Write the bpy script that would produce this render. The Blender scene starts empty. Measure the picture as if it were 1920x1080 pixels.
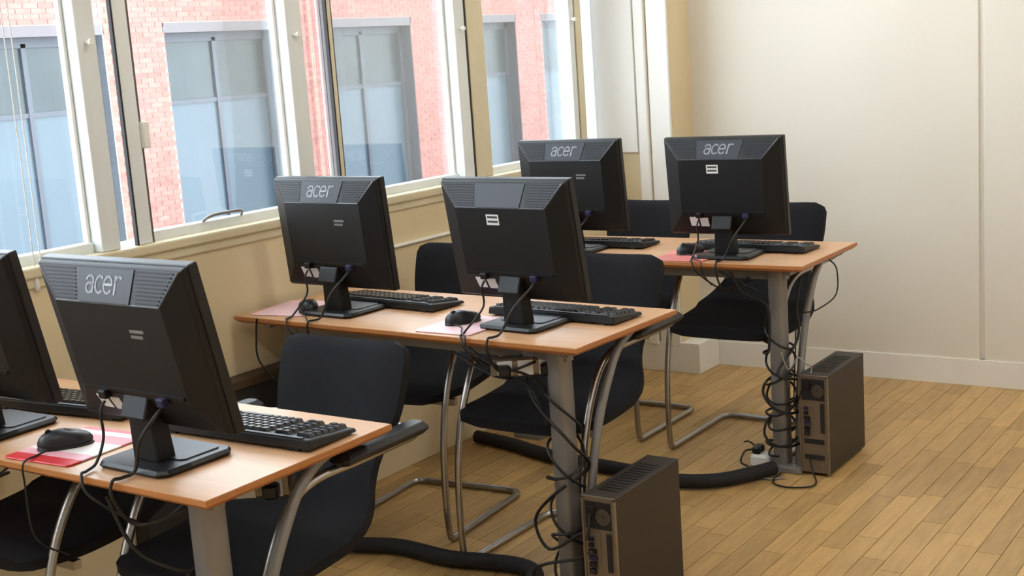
import bpy, bmesh, math, random
from mathutils import Vector, Matrix

random.seed(7)
S = bpy.context.scene
COL = S.collection

# ------------------------------------------------------------------ camera
F_PX, YAW, PITCH, ROLL, CAM_H = 2424.67, -0.60898, 0.17748, -0.06901, 1.4423
def cam_axes():
    cy, sy, cp, sp = math.cos(YAW), math.sin(YAW), math.cos(PITCH), math.sin(PITCH)
    w = Vector((sy*cp, cy*cp, -sp)); r = Vector((cy, -sy, 0)); u = r.cross(w)
    cr, sr = math.cos(ROLL), math.sin(ROLL)
    return r*cr + u*sr, u*cr - r*sr, w
CR, CU, CW = cam_axes()
cam_data = bpy.data.cameras.new('camera')
cam_data.sensor_width = 36.0
cam_data.lens = F_PX/1920*36
cam_data.clip_start = .05
cam_data.clip_end = 200
cam = bpy.data.objects.new('camera', cam_data)
COL.objects.link(cam)
M = Matrix((( CR.x, CU.x, -CW.x, 0), (CR.y, CU.y, -CW.y, 0), (CR.z, CU.z, -CW.z, CAM_H), (0, 0, 0, 1)))
cam.matrix_world = M
S.camera = cam
def to_px(p):
    d = Vector(p) - Vector((0, 0, CAM_H)); z = d.dot(CW)
    if z < .05: return None
    return 960 + F_PX*d.dot(CR)/z, 540 - F_PX*d.dot(CU)/z

# ------------------------------------------------------------------ world, light, exposure
W = bpy.data.worlds.new('overcast_sky'); S.world = W
W.use_nodes = True
bg = W.node_tree.nodes['Background']
bg.inputs['Color'].default_value = (.86, .93, 1.0, 1)
bg.inputs['Strength'].default_value = 8.0
FILL_POWER = 10.0
FILL_COLOR = (1.0, .96, .90)
S.view_settings.view_transform = 'Standard'
S.view_settings.look = 'None'
S.view_settings.exposure = 0.15
S.view_settings.gamma = 1.0
S.view_settings.use_curve_mapping = False

# ------------------------------------------------------------------ helpers
def lin(c):
    return tuple((x/12.92 if x <= .04045 else ((x+.055)/1.055)**2.4) for x in (v/255 for v in c)) + (1,)

def mat(name, rgb, rough=.6, metal=0.0, spec=.5, var=0.0, vscale=6.0, bump=0.0, bscale=200.0, stretch=(1, 1, 1), coat=0.0, rnd=0.0, pos=False):
    m = bpy.data.materials.new(name); m.use_nodes = True
    nt = m.node_tree; N = nt.nodes; L = nt.links
    b = N['Principled BSDF']
    c = lin(rgb)
    b.inputs['Base Color'].default_value = c
    b.inputs['Roughness'].default_value = rough
    b.inputs['Metallic'].default_value = metal
    b.inputs['Specular IOR Level'].default_value = spec
    b.inputs['Coat Weight'].default_value = coat
    src = None
    if var or bump:
        tc = N.new('ShaderNodeTexCoord'); mp = N.new('ShaderNodeMapping')
        mp.inputs['Scale'].default_value = stretch
        if pos:
            gp = N.new('ShaderNodeNewGeometry'); L.new(gp.outputs['Position'], mp.inputs['Vector'])
        else:
            L.new(tc.outputs['Object'], mp.inputs['Vector'])
    if var:
        nz = N.new('ShaderNodeTexNoise'); nz.inputs['Scale'].default_value = vscale; nz.inputs['Detail'].default_value = 5
        L.new(mp.outputs['Vector'], nz.inputs['Vector'])
        rp = N.new('ShaderNodeValToRGB')
        rp.color_ramp.elements[0].position = .3; rp.color_ramp.elements[1].position = .7
        rp.color_ramp.elements[0].color = tuple(v*(1-var) for v in c[:3]) + (1,)
        rp.color_ramp.elements[1].color = tuple(min(1, v*(1+var)) for v in c[:3]) + (1,)
        L.new(nz.outputs['Fac'], rp.inputs['Fac'])
        src = rp.outputs['Color']
    if rnd:
        oi = N.new('ShaderNodeObjectInfo'); ge = N.new('ShaderNodeNewGeometry')
        ad = N.new('ShaderNodeMath'); ad.operation = 'ADD'
        L.new(oi.outputs['Random'], ad.inputs[0]); L.new(ge.outputs['Random Per Island'], ad.inputs[1])
        fr = N.new('ShaderNodeMath'); fr.operation = 'FRACT'; L.new(ad.outputs[0], fr.inputs[0])
        mr = N.new('ShaderNodeMapRange'); mr.inputs['To Min'].default_value = 1-rnd; mr.inputs['To Max'].default_value = 1+rnd
        L.new(fr.outputs[0], mr.inputs['Value'])
        hs = N.new('ShaderNodeHueSaturation')
        if src: L.new(src, hs.inputs['Color'])
        else: hs.inputs['Color'].default_value = c
        L.new(mr.outputs['Result'], hs.inputs['Value'])
        src = hs.outputs['Color']
    if src: L.new(src, b.inputs['Base Color'])
    if bump:
        n2 = N.new('ShaderNodeTexNoise'); n2.inputs['Scale'].default_value = bscale
        L.new(mp.outputs['Vector'], n2.inputs['Vector'])
        bp = N.new('ShaderNodeBump'); bp.inputs['Strength'].default_value = bump; bp.inputs['Distance'].default_value = .002
        L.new(n2.outputs['Fac'], bp.inputs['Height']); L.new(bp.outputs['Normal'], b.inputs['Normal'])
    return m

def glass_mat(name, tint, refl):
    m = bpy.data.materials.new(name); m.use_nodes = True
    nt = m.node_tree; N = nt.nodes; L = nt.links
    N.remove(N['Principled BSDF'])
    t = N.new('ShaderNodeBsdfTransparent'); t.inputs['Color'].default_value = tint
    g = N.new('ShaderNodeBsdfGlossy'); g.inputs['Roughness'].default_value = .02
    fr = N.new('ShaderNodeFresnel'); fr.inputs['IOR'].default_value = 1.45
    ml = N.new('ShaderNodeMath'); ml.operation = 'MULTIPLY'; ml.inputs[1].default_value = refl
    L.new(fr.outputs['Fac'], ml.inputs[0])
    mx = N.new('ShaderNodeMixShader')
    L.new(ml.outputs[0], mx.inputs['Fac']); L.new(t.outputs[0], mx.inputs[1]); L.new(g.outputs[0], mx.inputs[2])
    L.new(mx.outputs[0], N['Material Output'].inputs['Surface'])
    return m

MT = dict(
    paint=mat('cream_wall_paint', (228, 224, 213), .75, var=.02, vscale=1.5),
    paint_win=mat('shaded_beige_wall_paint', (222, 205, 168), .7, var=.04, vscale=2.5),  # yellower than the end wall: its shade and warmth put into the colour
    skirt=mat('white_gloss_paint', (238, 236, 230), .4, var=.02, vscale=3),
    ceil=mat('ceiling_paint', (235, 232, 224), .9),
    frame=mat('white_window_paint', (226, 232, 232), .5, var=.06, vscale=9, stretch=(1, 1, .15)),
    frame_cream=mat('cream_window_paint', (218, 208, 176), .45, var=.05, vscale=6),
    gasket=mat('black_gasket', (32, 32, 34), .6),
    glass=glass_mat('window_glass', (.96, .985, 1, 1), .55),
    subfloor=mat('dark_subfloor', (152, 120, 74), .8),
    oak=mat('oak_strip', (182, 147, 94), .42, var=.13, vscale=9, stretch=(6, .7, 1), pos=True, rnd=.17, bump=.05, bscale=80),
    beech=mat('beech_laminate', (200, 156, 116), .36, var=.07, vscale=7, stretch=(.6, 8, 1)),
    edge=mat('beech_edging', (178, 116, 66), .4, var=.08, vscale=7, stretch=(.6, .6, 6)),
    grey=mat('grey_powder_coat', (136, 134, 134), .42, metal=.35, var=.05, vscale=3),
    chrome=mat('brushed_chrome', (168, 166, 164), .3, metal=1.0),
    fabric=mat('black_upholstery', (22, 22, 26), .85, spec=.25, var=.12, vscale=40, bump=.25, bscale=500),
    black=mat('black_plastic', (20, 20, 22), .42, spec=.4),
    case=mat('monitor_plastic', (15, 15, 16), .5, spec=.35, bump=.12, bscale=900),
    gloss=mat('glossy_dark_plastic', (29, 30, 35), .42, spec=.4),
    bevel_highlight=mat('bevel_highlight_grey', (84, 88, 96), .3, spec=.6),
    plate=mat('logo_plate_plastic', (44, 46, 54), .42, spec=.45),
    silver=mat('silver_print', (160, 163, 170), .4, metal=.1),
    white=mat('white_label', (226, 226, 224), .6),
    ink=mat('label_ink', (60, 60, 62), .7),
    screen=mat('screen_off', (12, 12, 14), .15),
    key=mat('keyboard_key', (36, 37, 42), .26, spec=.8),
    blue=mat('blue_connector', (30, 27, 66), .6),
    cable=mat('black_cable', (18, 18, 19), .5),
    cable_grey=mat('grey_cable', (142, 142, 138), .5),
    sleeve=mat('black_cable_sleeve', (20, 20, 23), .75, bump=.4, bscale=260),
    tower=mat('tower_case_paint', (52, 45, 39), .5, spec=.35, var=.04, vscale=3),
    rear=mat('tower_rear_steel', (138, 128, 116), .38, metal=.7, var=.12, vscale=20),
    brown=mat('dark_brown_wood', (70, 54, 38), .55, var=.15, vscale=8),
    brick=mat('pink_red_brick', (150, 98, 88), .85, var=.14, vscale=7, rnd=.14, pos=True),
    mortar=mat('pale_mortar', (176, 152, 142), .9, var=.06, vscale=12),
    ext_frame=mat('grey_facade_frame', (66, 69, 76), .5),
    lintel=mat('grey_lintel', (96, 89, 90), .7),
    ext_glass=mat('dark_facade_glass', (42, 52, 53), .3, spec=.5, var=.25, vscale=1.3),  # sky reflection put into a flat blue-grey pane colour
    ext_glass_pale=mat('pale_facade_glass', (66, 80, 88), .3, spec=.5, var=.08, vscale=.9),  # paler for the blind behind, sky reflection put into the colour
    asphalt=mat('street_asphalt', (110, 110, 112), .9, var=.1),
    lamp_metal=mat('added_lamp_housing', (235, 235, 232), .5),
)

def added_frost():
    m = bpy.data.materials.new('added_frosted_glass'); m.use_nodes = True
    nt = m.node_tree; N = nt.nodes; L = nt.links; N.remove(N['Principled BSDF'])
    t = N.new('ShaderNodeBsdfTranslucent'); t.inputs['Color'].default_value = (.62, .66, .7, 1)
    d = N.new('ShaderNodeBsdfDiffuse'); d.inputs['Color'].default_value = (.8, .82, .84, 1)
    mx = N.new('ShaderNodeMixShader'); mx.inputs['Fac'].default_value = .25
    L.new(t.outputs[0], mx.inputs[1]); L.new(d.outputs[0], mx.inputs[2]); L.new(mx.outputs[0], N['Material Output'].inputs['Surface'])
    return m
MT['added_frost'] = added_frost()
def pad_material():
    # flat print on a mouse mat: pink to white with red strip
    m = bpy.data.materials.new('printed_mouse_mat'); m.use_nodes = True
    nt = m.node_tree; N = nt.nodes; L = nt.links; b = N['Principled BSDF']; b.inputs['Roughness'].default_value = .45
    tc = N.new('ShaderNodeTexCoord'); sp = N.new('ShaderNodeSeparateXYZ'); L.new(tc.outputs['Generated'], sp.inputs[0])
    r = N.new('ShaderNodeValToRGB'); r.color_ramp.interpolation = 'CONSTANT'
    e = r.color_ramp.elements
    e[0].position = 0; e[0].color = lin((206, 40, 48))
    e[1].position = .16; e[1].color = lin((232, 170, 180))
    for p, c in ((.30, (238, 232, 230)), (.62, (228, 140, 150)), (.82, (238, 226, 224)), (.92, (222, 96, 104))):
        k = e.new(p); k.color = lin(c)
    L.new(sp.outputs['Y'], r.inputs['Fac'])
    L.new(r.outputs['Color'], b.inputs['Base Color'])
    return m
MT['pad'] = pad_material()
MT['pad_pink'] = mat('pink_mouse_mat', (234, 196, 202), .45, var=.06, vscale=9)
MT['pad_red'] = mat('red_pink_mouse_mat', (226, 130, 124), .45, var=.2, vscale=12)

class MB:
    def __init__(s): s.v = []; s.f = []
    def add(s, vs, fs):
        o = len(s.v); s.v += [tuple(v) for v in vs]; s.f += [tuple(i+o for i in f) for f in fs]; return s
    def box(s, x0, x1, y0, y1, z0, z1):
        return s.add([(x0, y0, z0), (x1, y0, z0), (x1, y1, z0), (x0, y1, z0), (x0, y0, z1), (x1, y0, z1), (x1, y1, z1), (x0, y1, z1)],
                     [(3, 2, 1, 0), (4, 5, 6, 7), (0, 1, 5, 4), (1, 2, 6, 5), (2, 3, 7, 6), (3, 0, 4, 7)])
    def cbox(s, x0, x1, y0, y1, z0, z1, c):
        # box with chamfered upright and top edges
        def ring(x0, x1, y0, y1, z, c):
            return [(x0+c, y0, z), (x1-c, y0, z), (x1, y0+c, z), (x1, y1-c, z), (x1-c, y1, z), (x0+c, y1, z), (x0, y1-c, z), (x0, y0+c, z)]
        h = min(c, (z1-z0)*.45)
        rs = [ring(x0+h, x1-h, y0+h, y1-h, z0, c*.7), ring(x0, x1, y0, y1, z0+h, c), ring(x0, x1, y0, y1, z1-h, c), ring(x0+h, x1-h, y0+h, y1-h, z1, c*.7)]
        vs = [v for r in rs for v in r]; fs = []
        for k in range(3):
            for i in range(8): j = (i+1) % 8; fs.append((8*k+i, 8*k+j, 8*k+8+j, 8*k+8+i))
        fs.append(tuple(range(7, -1, -1))); fs.append(tuple(range(24, 32)))
        return s.add(vs, fs)
    def hull8(s, p):   # p: 4 bottom, 4 top
        return s.add(p, [(3, 2, 1, 0), (4, 5, 6, 7), (0, 1, 5, 4), (1, 2, 6, 5), (2, 3, 7, 6), (3, 0, 4, 7)])
    def tube(s, pts, r, n=8, cap=True, rz=None):
        pts = [Vector(p) for p in pts]
        rings = []; t0 = None; nrm = None
        for i, p in enumerate(pts):
            a = pts[max(i-1, 0)]; b = pts[min(i+1, len(pts)-1)]
            t = (b-a).normalized()
            if nrm is None:
                up = Vector((0, 0, 1)) if abs(t.z) < .9 else Vector((0, 1, 0))
                nrm = (up - t*up.dot(t)).normalized()
            else:
                nrm = (nrm - t*nrm.dot(t))
                nrm = nrm.normalized() if nrm.length > 1e-6 else t.orthogonal().normalized()
            bn = t.cross(nrm)
            rr = r(i/(len(pts)-1)) if callable(r) else r
            rings.append([p + nrm*math.cos(2*math.pi*k/n)*(rz or rr) + bn*math.sin(2*math.pi*k/n)*rr for k in range(n)])
        vs = [v for q in rings for v in q]; fs = []
        for i in range(len(pts)-1):
            for k in range(n):
                j = (k+1) % n; fs.append((i*n+k, i*n+j, (i+1)*n+j, (i+1)*n+k))
        if cap:
            fs.append(tuple(range(n-1, -1, -1))); fs.append(tuple((len(pts)-1)*n+k for k in range(n)))
        return s.add(vs, fs)
    def cyl(s, c, r, axis, h, n=16):
        a = Vector(axis).normalized()
        return s.tube([Vector(c), Vector(c)+a*h], r, n)
    def mesh(s, name, m, smooth=False):
        me = bpy.data.meshes.new(name); me.from_pydata(s.v, [], s.f); me.update()
        bm = bmesh.new(); bm.from_mesh(me); bmesh.ops.recalc_face_normals(bm, faces=bm.faces); bm.to_mesh(me); bm.free()
        me.materials.append(m)
        if smooth:
            me.polygons.foreach_set('use_smooth', [True]*len(me.polygons))
            me.set_sharp_from_angle(angle=math.radians(40))
        return me
    def build(s, name, m, parent=None, smooth=False, bevel=0.0):
        o = bpy.data.objects.new(name, s.mesh(name, m, smooth)); COL.objects.link(o)
        if parent is not None: o.parent = parent
        if bevel:
            b = o.modifiers.new('bevel', 'BEVEL'); b.width = bevel; b.segments = 2; b.limit_method = 'ANGLE'
        return o

def spline(pts, k=6):
    pts = [Vector(p) for p in pts]; out = []
    for i in range(len(pts)-1):
        p0 = pts[max(i-1, 0)]; p1 = pts[i]; p2 = pts[i+1]; p3 = pts[min(i+2, len(pts)-1)]
        for j in range(k):
            t = j/k
            out.append(.5*((2*p1) + (p2-p0)*t + (2*p0-5*p1+4*p2-p3)*t*t + (3*p1-p0-3*p2+p3)*t**3))
    out.append(pts[-1]); return out

def tag(o, label=None, cat=None, group=None, kind=None):
    if label: o['label'] = label
    if cat: o['category'] = cat
    if group: o['group'] = group
    if kind: o['kind'] = kind
    return o
def empty(name, loc=(0, 0, 0), rz=0.0):
    o = bpy.data.objects.new(name, None); COL.objects.link(o); o.location = loc; o.rotation_euler = (0, 0, rz)
    o.empty_display_size = .05
    return o
def copy_tree(o, parent=None):
    c = o.copy(); COL.objects.link(c)
    if parent is not None: c.parent = parent
    for ch in list(o.children): copy_tree(ch, c)
    return c

# ------------------------------------------------------------------ the room
XW, YE, CEIL = -2.937, 5.235, 2.75        # window wall plane, end wall plane, ceiling height
XR, YB = 2.6, -2.6                        # the walls behind and beside the camera
SILL = .985

# floor: oak strips laid along the room
fl = MB().box(XW-.1, XR, YB, YE+.05, -.06, -.012).build('floor', MT['subfloor']); tag(fl, kind='structure')
PW, PL = .067, .46
cells = []
nx = int((XR-XW)/PW)+1
for i in range(nx):
    x0 = XW + i*PW
    y = YB - random.random()*PL
    while y < YE:
        l = PL*(.75+.5*random.random()); cells.append((x0, y, l)); y += l
LENS = [.345, .40, .46, .52, .575]
def plank_mesh(l):
    g = .0006
    return MB().hull8([(g, g, -.012), (PW-g, g, -.012), (PW-g, l-g, -.012), (g, l-g, -.012),
                       (g*1.6, g*1.6, 0), (PW-g*1.6, g*1.6, 0), (PW-g*1.6, l-g*1.6, 0), (g*1.6, l-g*1.6, 0)])
near = []
rest = MB()
for c in cells:
    q = to_px((c[0]+PW/2, c[1]+c[2]/2, 0))
    ok = q and -30 < q[0] < 1950 and 620 < q[1] < 1130
    d = math.hypot(c[0], c[1])
    # strips out on the open floor show largest: rank by distance among those in the frame
    if ok and not (c[0] < -2.0 and c[1] < 2.2): near.append((d, c))
    else: rest.add([(x+c[0], min(y+c[1], YE), z) for x, y, z in plank_mesh(c[2]).v], [(3, 2, 1, 0), (4, 5, 6, 7), (0, 1, 5, 4), (1, 2, 6, 5), (2, 3, 7, 6), (3, 0, 4, 7)])
near.sort(key=lambda t: t[0])
for k, (d, c) in enumerate(near):
    if k < 300 and c[1]+c[2] < YE:
        me = plank_mesh(c[2]).mesh('plank', MT['oak'])
        o = bpy.data.objects.new('plank', me); COL.objects.link(o); o.location = (c[0], c[1], 0); o.parent = fl
    else:
        rest.add([(x+c[0], min(y+c[1], YE), z) for x, y, z in plank_mesh(c[2]).v], [(3, 2, 1, 0), (4, 5, 6, 7), (0, 1, 5, 4), (1, 2, 6, 5), (2, 3, 7, 6), (3, 0, 4, 7)])
tag(rest.build('planks', MT['oak'], fl), kind='stuff')

tag(MB().box(XW-.2, XR+.1, YB-.1, YE+.1, CEIL, CEIL+.1).build('ceiling', MT['ceil']), kind='structure')
tag(MB().box(XR, XR+.1, YB-.1, YE+.1, -.06, CEIL).build('wall_right', MT['paint']), kind='structure')
tag(MB().box(XW-.2, XR, YB-.1, YB, -.06, CEIL).build('wall_behind_camera', MT['paint']), kind='structure')

# end wall: flush panels with a vertical shadow joint
wb = MB().box(XW-.2, XR, YE+.004, YE+.1, -.06, CEIL).build('wall_back', MT['paint']); tag(wb, kind='structure')
GX = -1.353
MB().box(XW, GX-.016, YE-.012, YE+.006, .0, CEIL).build('panel', MT['paint'], wb, bevel=.002)
MB().box(GX+.004, -.13, YE-.012, YE+.006, .0, CEIL).build('panel', MT['paint'], wb, bevel=.002)
MB().box(-.122, 1.1, YE-.012, YE+.006, .0, CEIL).build('panel', MT['paint'], wb, bevel=.002)
MB().box(1.108, XR, YE-.012, YE+.006, .0, CEIL).build('panel', MT['paint'], wb, bevel=.002)
MB().box(GX-.017, GX+.005, YE+.001, YE+.006, .11, CEIL).build('joint_strip', MT['skirt'], wb)
bb = MB()
bb.hull8([(-2.6, YE-.02, 0), (XR, YE-.02, 0), (XR, YE-.01, 0), (-2.6, YE-.01, 0), (-2.6, YE-.018, .107), (XR, YE-.018, .107), (XR, YE-.01, .107), (-2.6, YE-.01, .107)])
tag(bb.build('baseboard_back', MT['skirt']), kind='structure')

# corner pier between window wall and end wall, with its deep plinth
YP = 5.03
pier = MB().box(XW-.15, -2.605, YP, YE-.012, 0, CEIL).build('wall_corner_pier', MT['paint_win']); tag(pier, kind='structure')  # shade of the room-facing side put into the beige paint
MB().box(XW-.06, -2.775, YP-.012, YP+.004, SILL, CEIL).build('reveal_board', MT['skirt'], pier, bevel=.003)
MB().box(-2.765, -2.715, YP-.02, YP+.004, .12, CEIL).build('reveal_bead', MT['skirt'], pier, bevel=.006)
MB().box(-2.705, -2.607, YP-.014, YP+.004, .12, CEIL).build('reveal_board', MT['skirt'], pier, bevel=.004)
tag(MB().box(XW, -2.517, YP-.012, YE-.02, 0, .137).build('trim_1', MT['skirt'], bevel=.003), kind='structure')

# window wall below the sill, above the head, and its ledge
wl = MB().box(XW-.15, XW, YB-.1, YP+.01, -.06, .93).build('wall_left', MT['paint_win']); tag(wl, kind='structure')
MB().box(XW-.15, XW, YB-.1, YP+.01, 2.66, CEIL).build('wall_head', MT['paint_win'], wl)
MB().box(XW-.003, XW+.012, 3.22, YP-.012, .0, .80).build('boxing', MT['paint_win'], wl, bevel=.003)
MB().box(XW-.003, XW+.020, 3.21, YP-.012, .802, .811).build('ledge', MT['skirt'], wl, bevel=.003)
sl = MB().box(XW-.15, XW+.014, YB, YP, .955, SILL).build('window_sill', MT['frame_cream'], bevel=.006); tag(sl, kind='structure')
MB().box(XW-.05, XW+.006, YB, YP, .928, .956).build('apron_moulding', MT['frame_cream'], sl, bevel=.004)

# windows: mullion, slim light, sash stile, pane
def post(name, y0, y1, x0, x1, m, parent, z0=SILL, z1=2.66, bevel=.004):
    return MB().box(x0, x1, y0, y1, z0, z1).build(name, m, parent, bevel=bevel)
XM = XW - .065
def pane(y0, y1, parent, x=XM+.01, z0=SILL+.03):
    return MB().box(x, x+.004, y0, y1, z0, 2.63).build('pane', MT['glass'], parent)
def rails(y0, y1, parent, x0=XM-.01, x1=XM+.03):
    MB().box(x0, x1, y0, y1, SILL-.004, SILL+.028).build('bottom_rail', MT['frame'], parent, bevel=.004)
    MB().box(x0, x1, y0, y1, 2.62, 2.662).build('top_rail', MT['frame'], parent, bevel=.004)
def knob(y, z, parent):
    MB().tube([(XW-.002, y, z), (XW+.01, y, z), (XW+.016, y, z), (XW+.022, y, z)], lambda t: .006 if t < .4 else .011-.006*(t-.4), 12).build('latch_knob', MT['skirt'], parent, smooth=True)

DP = .064                                   # depth of a mullion
def deep(y, d): return y*(-XW+d)/(-XW)      # a deeper edge lies farther along the wall for the same sight line
wins = [  # mullion y0,y1 ; slit end ; stile end ; next mullion start ; material of stile
    (2.262, 2.326, 2.390, 2.441, 3.065, 'frame'),
    (3.065, 3.136, 3.262, 3.282, 3.958, 'frame_cream'),
    (3.958, 4.022, 4.040, 4.146, 4.774, 'frame_cream'),
]
w0 = empty('window_1', (0, 0, 0)); tag(w0, kind='structure')
pane(1.12, 2.262, w0); rails(1.12, 2.262, w0)
post('mullion', 1.0, 1.12, XW-DP, XW-.002, MT['frame'], w0)
n = 2
for y0, y1, ys, yt, yn, sm in wins:
    w = empty('window_%d' % n); tag(w, kind='structure'); n += 1
    post('mullion', y0, y1, XW-DP, XW-.002, MT['frame'], w)
    post('glazing_bead', y0-.012, y0, XM-.002, XM+.02, MT['skirt'], w)
    if ys-y1 > .03:
        MB().box(XM+.01, XM+.014, y1, ys, SILL, 2.63).build('pane', MT['glass'], w)
        post('gasket', ys-.004, ys+.002, XW-.018, XW-.005, MT['gasket'], w, bevel=0)
        post('sash_stile', ys+.002, yt, XW-.02, XW-.004, MT[sm], w)
        post('stile_edge', yt, yt+.012, XM, XW-.012, MT['lintel'], w, bevel=0)
    else:
        post('gasket', y1, ys, XW-.02, XW-.008, MT['gasket'], w, bevel=0)
        post('sash_stile', ys, yt, XW-.03, XW-.004, MT[sm], w)
    pane(yt, yn, w); rails(yt, yn, w)
    knob(y0+.03, 1.555, w)
# last mullion and an added translucent pane that brightens the corner
w = empty('window_%d' % n); tag(w, kind='structure')
post('mullion', 4.774, 4.812, XW-DP, XW-.002, MT['frame'], w)
post('gasket', 4.812, 4.826, XW-.03, XW-.012, MT['lintel'], w, bevel=0)
post('jamb', 4.826, 4.862, XW-.1, XW-.004, MT['frame_cream'], w)
post('jamb_bead', 4.862, 4.885, XW-.1, XW-.010, MT['frame_cream'], w)
post('added_bright_pane', 4.885, YP-.012, XW-.045, XW-.040, MT['added_frost'], w, bevel=0)  # added pane: lets daylight through to whiten the corner and reveal boards
MB().box(XW-.08, XW-.002, 4.885, YP-.012, SILL-.004, SILL+.03).build('bottom_rail', MT['frame'], w, bevel=.004)
MB().box(XW-.08, XW-.002, 4.885, YP-.012, 2.62, 2.662).build('top_rail', MT['frame'], w, bevel=.004)
knob(4.79, 1.575, w)
# handles on the opening lights
h = bpy.data.objects['window_2']
MB().box(XW-.008, XW+.012, 2.44, 2.462, 1.255, 1.33).build('sash_latch', MT['skirt'], h, bevel=.004)
st = MB(); st.tube(spline([(XM+.03, 2.66, SILL+.03), (XW-.015, 2.68, SILL+.045), (XW-.012, 2.74, SILL+.047), (XW-.015, 2.80, SILL+.045), (XM+.03, 2.82, SILL+.03)]), .005)
st.build('stay_handle', MT['grey'], h, smooth=True)
# blind cords at the left window
for cx, cy, z0 in ((XW+.006, 2.036, .955), (XW-.02, 2.075, .995)):
    c = empty('blind_cord', (cx, cy, z0))
    MB().tube([(0, 0, .0), (0, .002, .5), (0, 0, 1.42)], .0018, 6).build('cord', MT['white'], c)
    MB().tube([(0, 0, -.035), (0, 0, -.03), (0, 0, -.008), (0, 0, .002)], lambda t: .004+.004*math.sin(math.pi*t), 10).build('toggle', MT['white'], c, smooth=True)
    tag(c, 'white blind cord with toggle hanging at the leftmost window, ' + ('in front of the sill' if z0 < .97 else 'close to the glass'), 'cord', 'blind cords')
# windows beside the camera, same pattern
yy = 1.0
while yy > YB:
    y1 = max(yy-1.15, YB)
    w = empty('window_%d' % (n+1)); n += 1; tag(w, kind='structure')
    post('mullion', y1, min(y1+.12, yy), XW-.1, XW-.002, MT['frame'], w)
    if yy-y1 > .2:
        pane(y1+.12, yy, w); rails(y1+.12, yy, w)
    yy = y1

# added ceiling lights, out of view, to raise the brightness indoors
k = 0
for lx in (-1.6, .9):
    for ly in (.4, 2.6, 4.6):
        fx = empty('added_ceiling_light', (lx, ly, CEIL))
        fr = MB()
        fr.box(-.62, .62, -.1, .1, -.055, -.001)
        fr.build('housing', MT['lamp_metal'], fx, bevel=.01)
        ld = bpy.data.lights.new('fill_light', 'AREA'); ld.shape = 'RECTANGLE'; ld.size = 1.15; ld.size_y = .16
        ld.energy = FILL_POWER; ld.color = FILL_COLOR
        lo = bpy.data.objects.new('fill_light', ld); COL.objects.link(lo); lo.location = (0, 0, -.062); lo.parent = fx
        where = ('near the window wall', 'away from the window wall')[lx > 0]
        which = {.4: 'behind the first desk row', 2.6: 'over the second desk row', 4.6: 'by the end wall'}[ly]
        tag(fx, 'added white ceiling fill light %s, %s' % (where, which), 'ceiling light', 'added ceiling fill lights')

# ------------------------------------------------------------------ building across the street
XF = -13.6
street = MB().box(XF-1, XW-.3, -6, 34, -4.3, -4.2).build('ground', MT['asphalt']); tag(street, kind='structure')
fac = empty('brick_building', (XF, 0, -4.2))
tag(fac, 'pink red brick building with dark framed windows across the street', 'building')
def fbox(y0, y1, z0, z1, x0, x1, name, m, parent=fac, bevel=0):
    o = MB().box(x0, x1, y0, y1, z0+4.2, z1+4.2).build(name, m, parent, bevel=bevel); return o
WINS = [(5.7, 7.8), (8.8, 10.87), (11.87, 13.95), (15.0, 17.1), (18.1, 20.2), (21.1, 23.2), (24.2, 26.3)]
HEAD, FOOT = 2.18, -1.9
cur = 2.0
core = MB()
core.box(-.6, -.012, 0, 32, HEAD+4.2, 8.0)
core.box(-.6, -.012, 0, 32, 0, FOOT+4.2)
prev = 0
for a, b in WINS:
    core.box(-.6, -.012, prev, a, FOOT+4.2, HEAD+4.2); prev = b
core.box(-.6, -.012, prev, 32, FOOT+4.2, HEAD+4.2)
core.build('wall', MT['mortar'], fac)
BL, BH, J = .215, .065, .008
bm_b = MB().box(0, BL-J, 0, BH-J+.001, 0, .012)
bm_b.v = [(z-.012, x, y) for x, y, z in bm_b.v]
brick_me = bm_b.mesh('brick', MT['brick'])
half_b = MB().box(0, BL/2-J, 0, BH-J+.001, 0, .012); half_b.v = [(z-.012, x, y) for x, y, z in half_b.v]
half_me = half_b.mesh('brick', MT['brick'])
bricks = []
def in_window(y0, y1, z0, z1):
    for a, b in WINS:
        if y1 > a+.001 and y0 < b-.001 and z0 < HEAD-.002: return True
    return False
segs = [(4.6, 5.7), (7.8, 8.8), (10.87, 11.87), (13.95, 15.0), (17.1, 18.1), (20.2, 21.1), (23.2, 24.2)]
z = FOOT; row = 0
while z < 3.3:
    if z + BH <= HEAD + .03:
        rng = segs
    else:
        rng = [(4.6, 26.5)]
    for a, b in rng:
        y = a; first = row % 2
        while y < b-.02:
            l = BL/2 if first else BL
            first = 0
            l = min(l, b-y)
            if l > .05: bricks.append((y, z, l))
            y += l
    z += BH; row += 1
def brick_seen(y, z):
    q = to_px((XF, y, z))
    return q and -20 < q[0] < 1110 and -20 < q[1] < 470
vis = [b for b in bricks if brick_seen(b[0], b[1])]
vis.sort(key=lambda b: math.hypot(b[0], XF))
def hidden_by_post(b):
    # along the line from the eye through the window wall: behind a mullion?
    t = (XW)/XF; yw = b[0]*t
    return any(m[0]-.01 < yw < m[1] for m in wins) or 4.676 < yw
show = [b for b in vis if abs(b[2]-BL) < .002 and not hidden_by_post(b)][:300]
sset = set(show)
for y, z, l in show:
    o = bpy.data.objects.new('brick', brick_me); COL.objects.link(o); o.location = (0, y, z+4.2); o.parent = fac
rb = MB()
for y, z, l in bricks:
    if (y, z, l) in sset: continue
    rb.box(-.012, 0, y, y+l-(J if abs(l-BL) < .002 or abs(l-BL/2) < .002 else .001), z+4.2, z+BH-J+.001+4.2)
tag(rb.build('bricks', MT['brick'], fac), kind='stuff')
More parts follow.
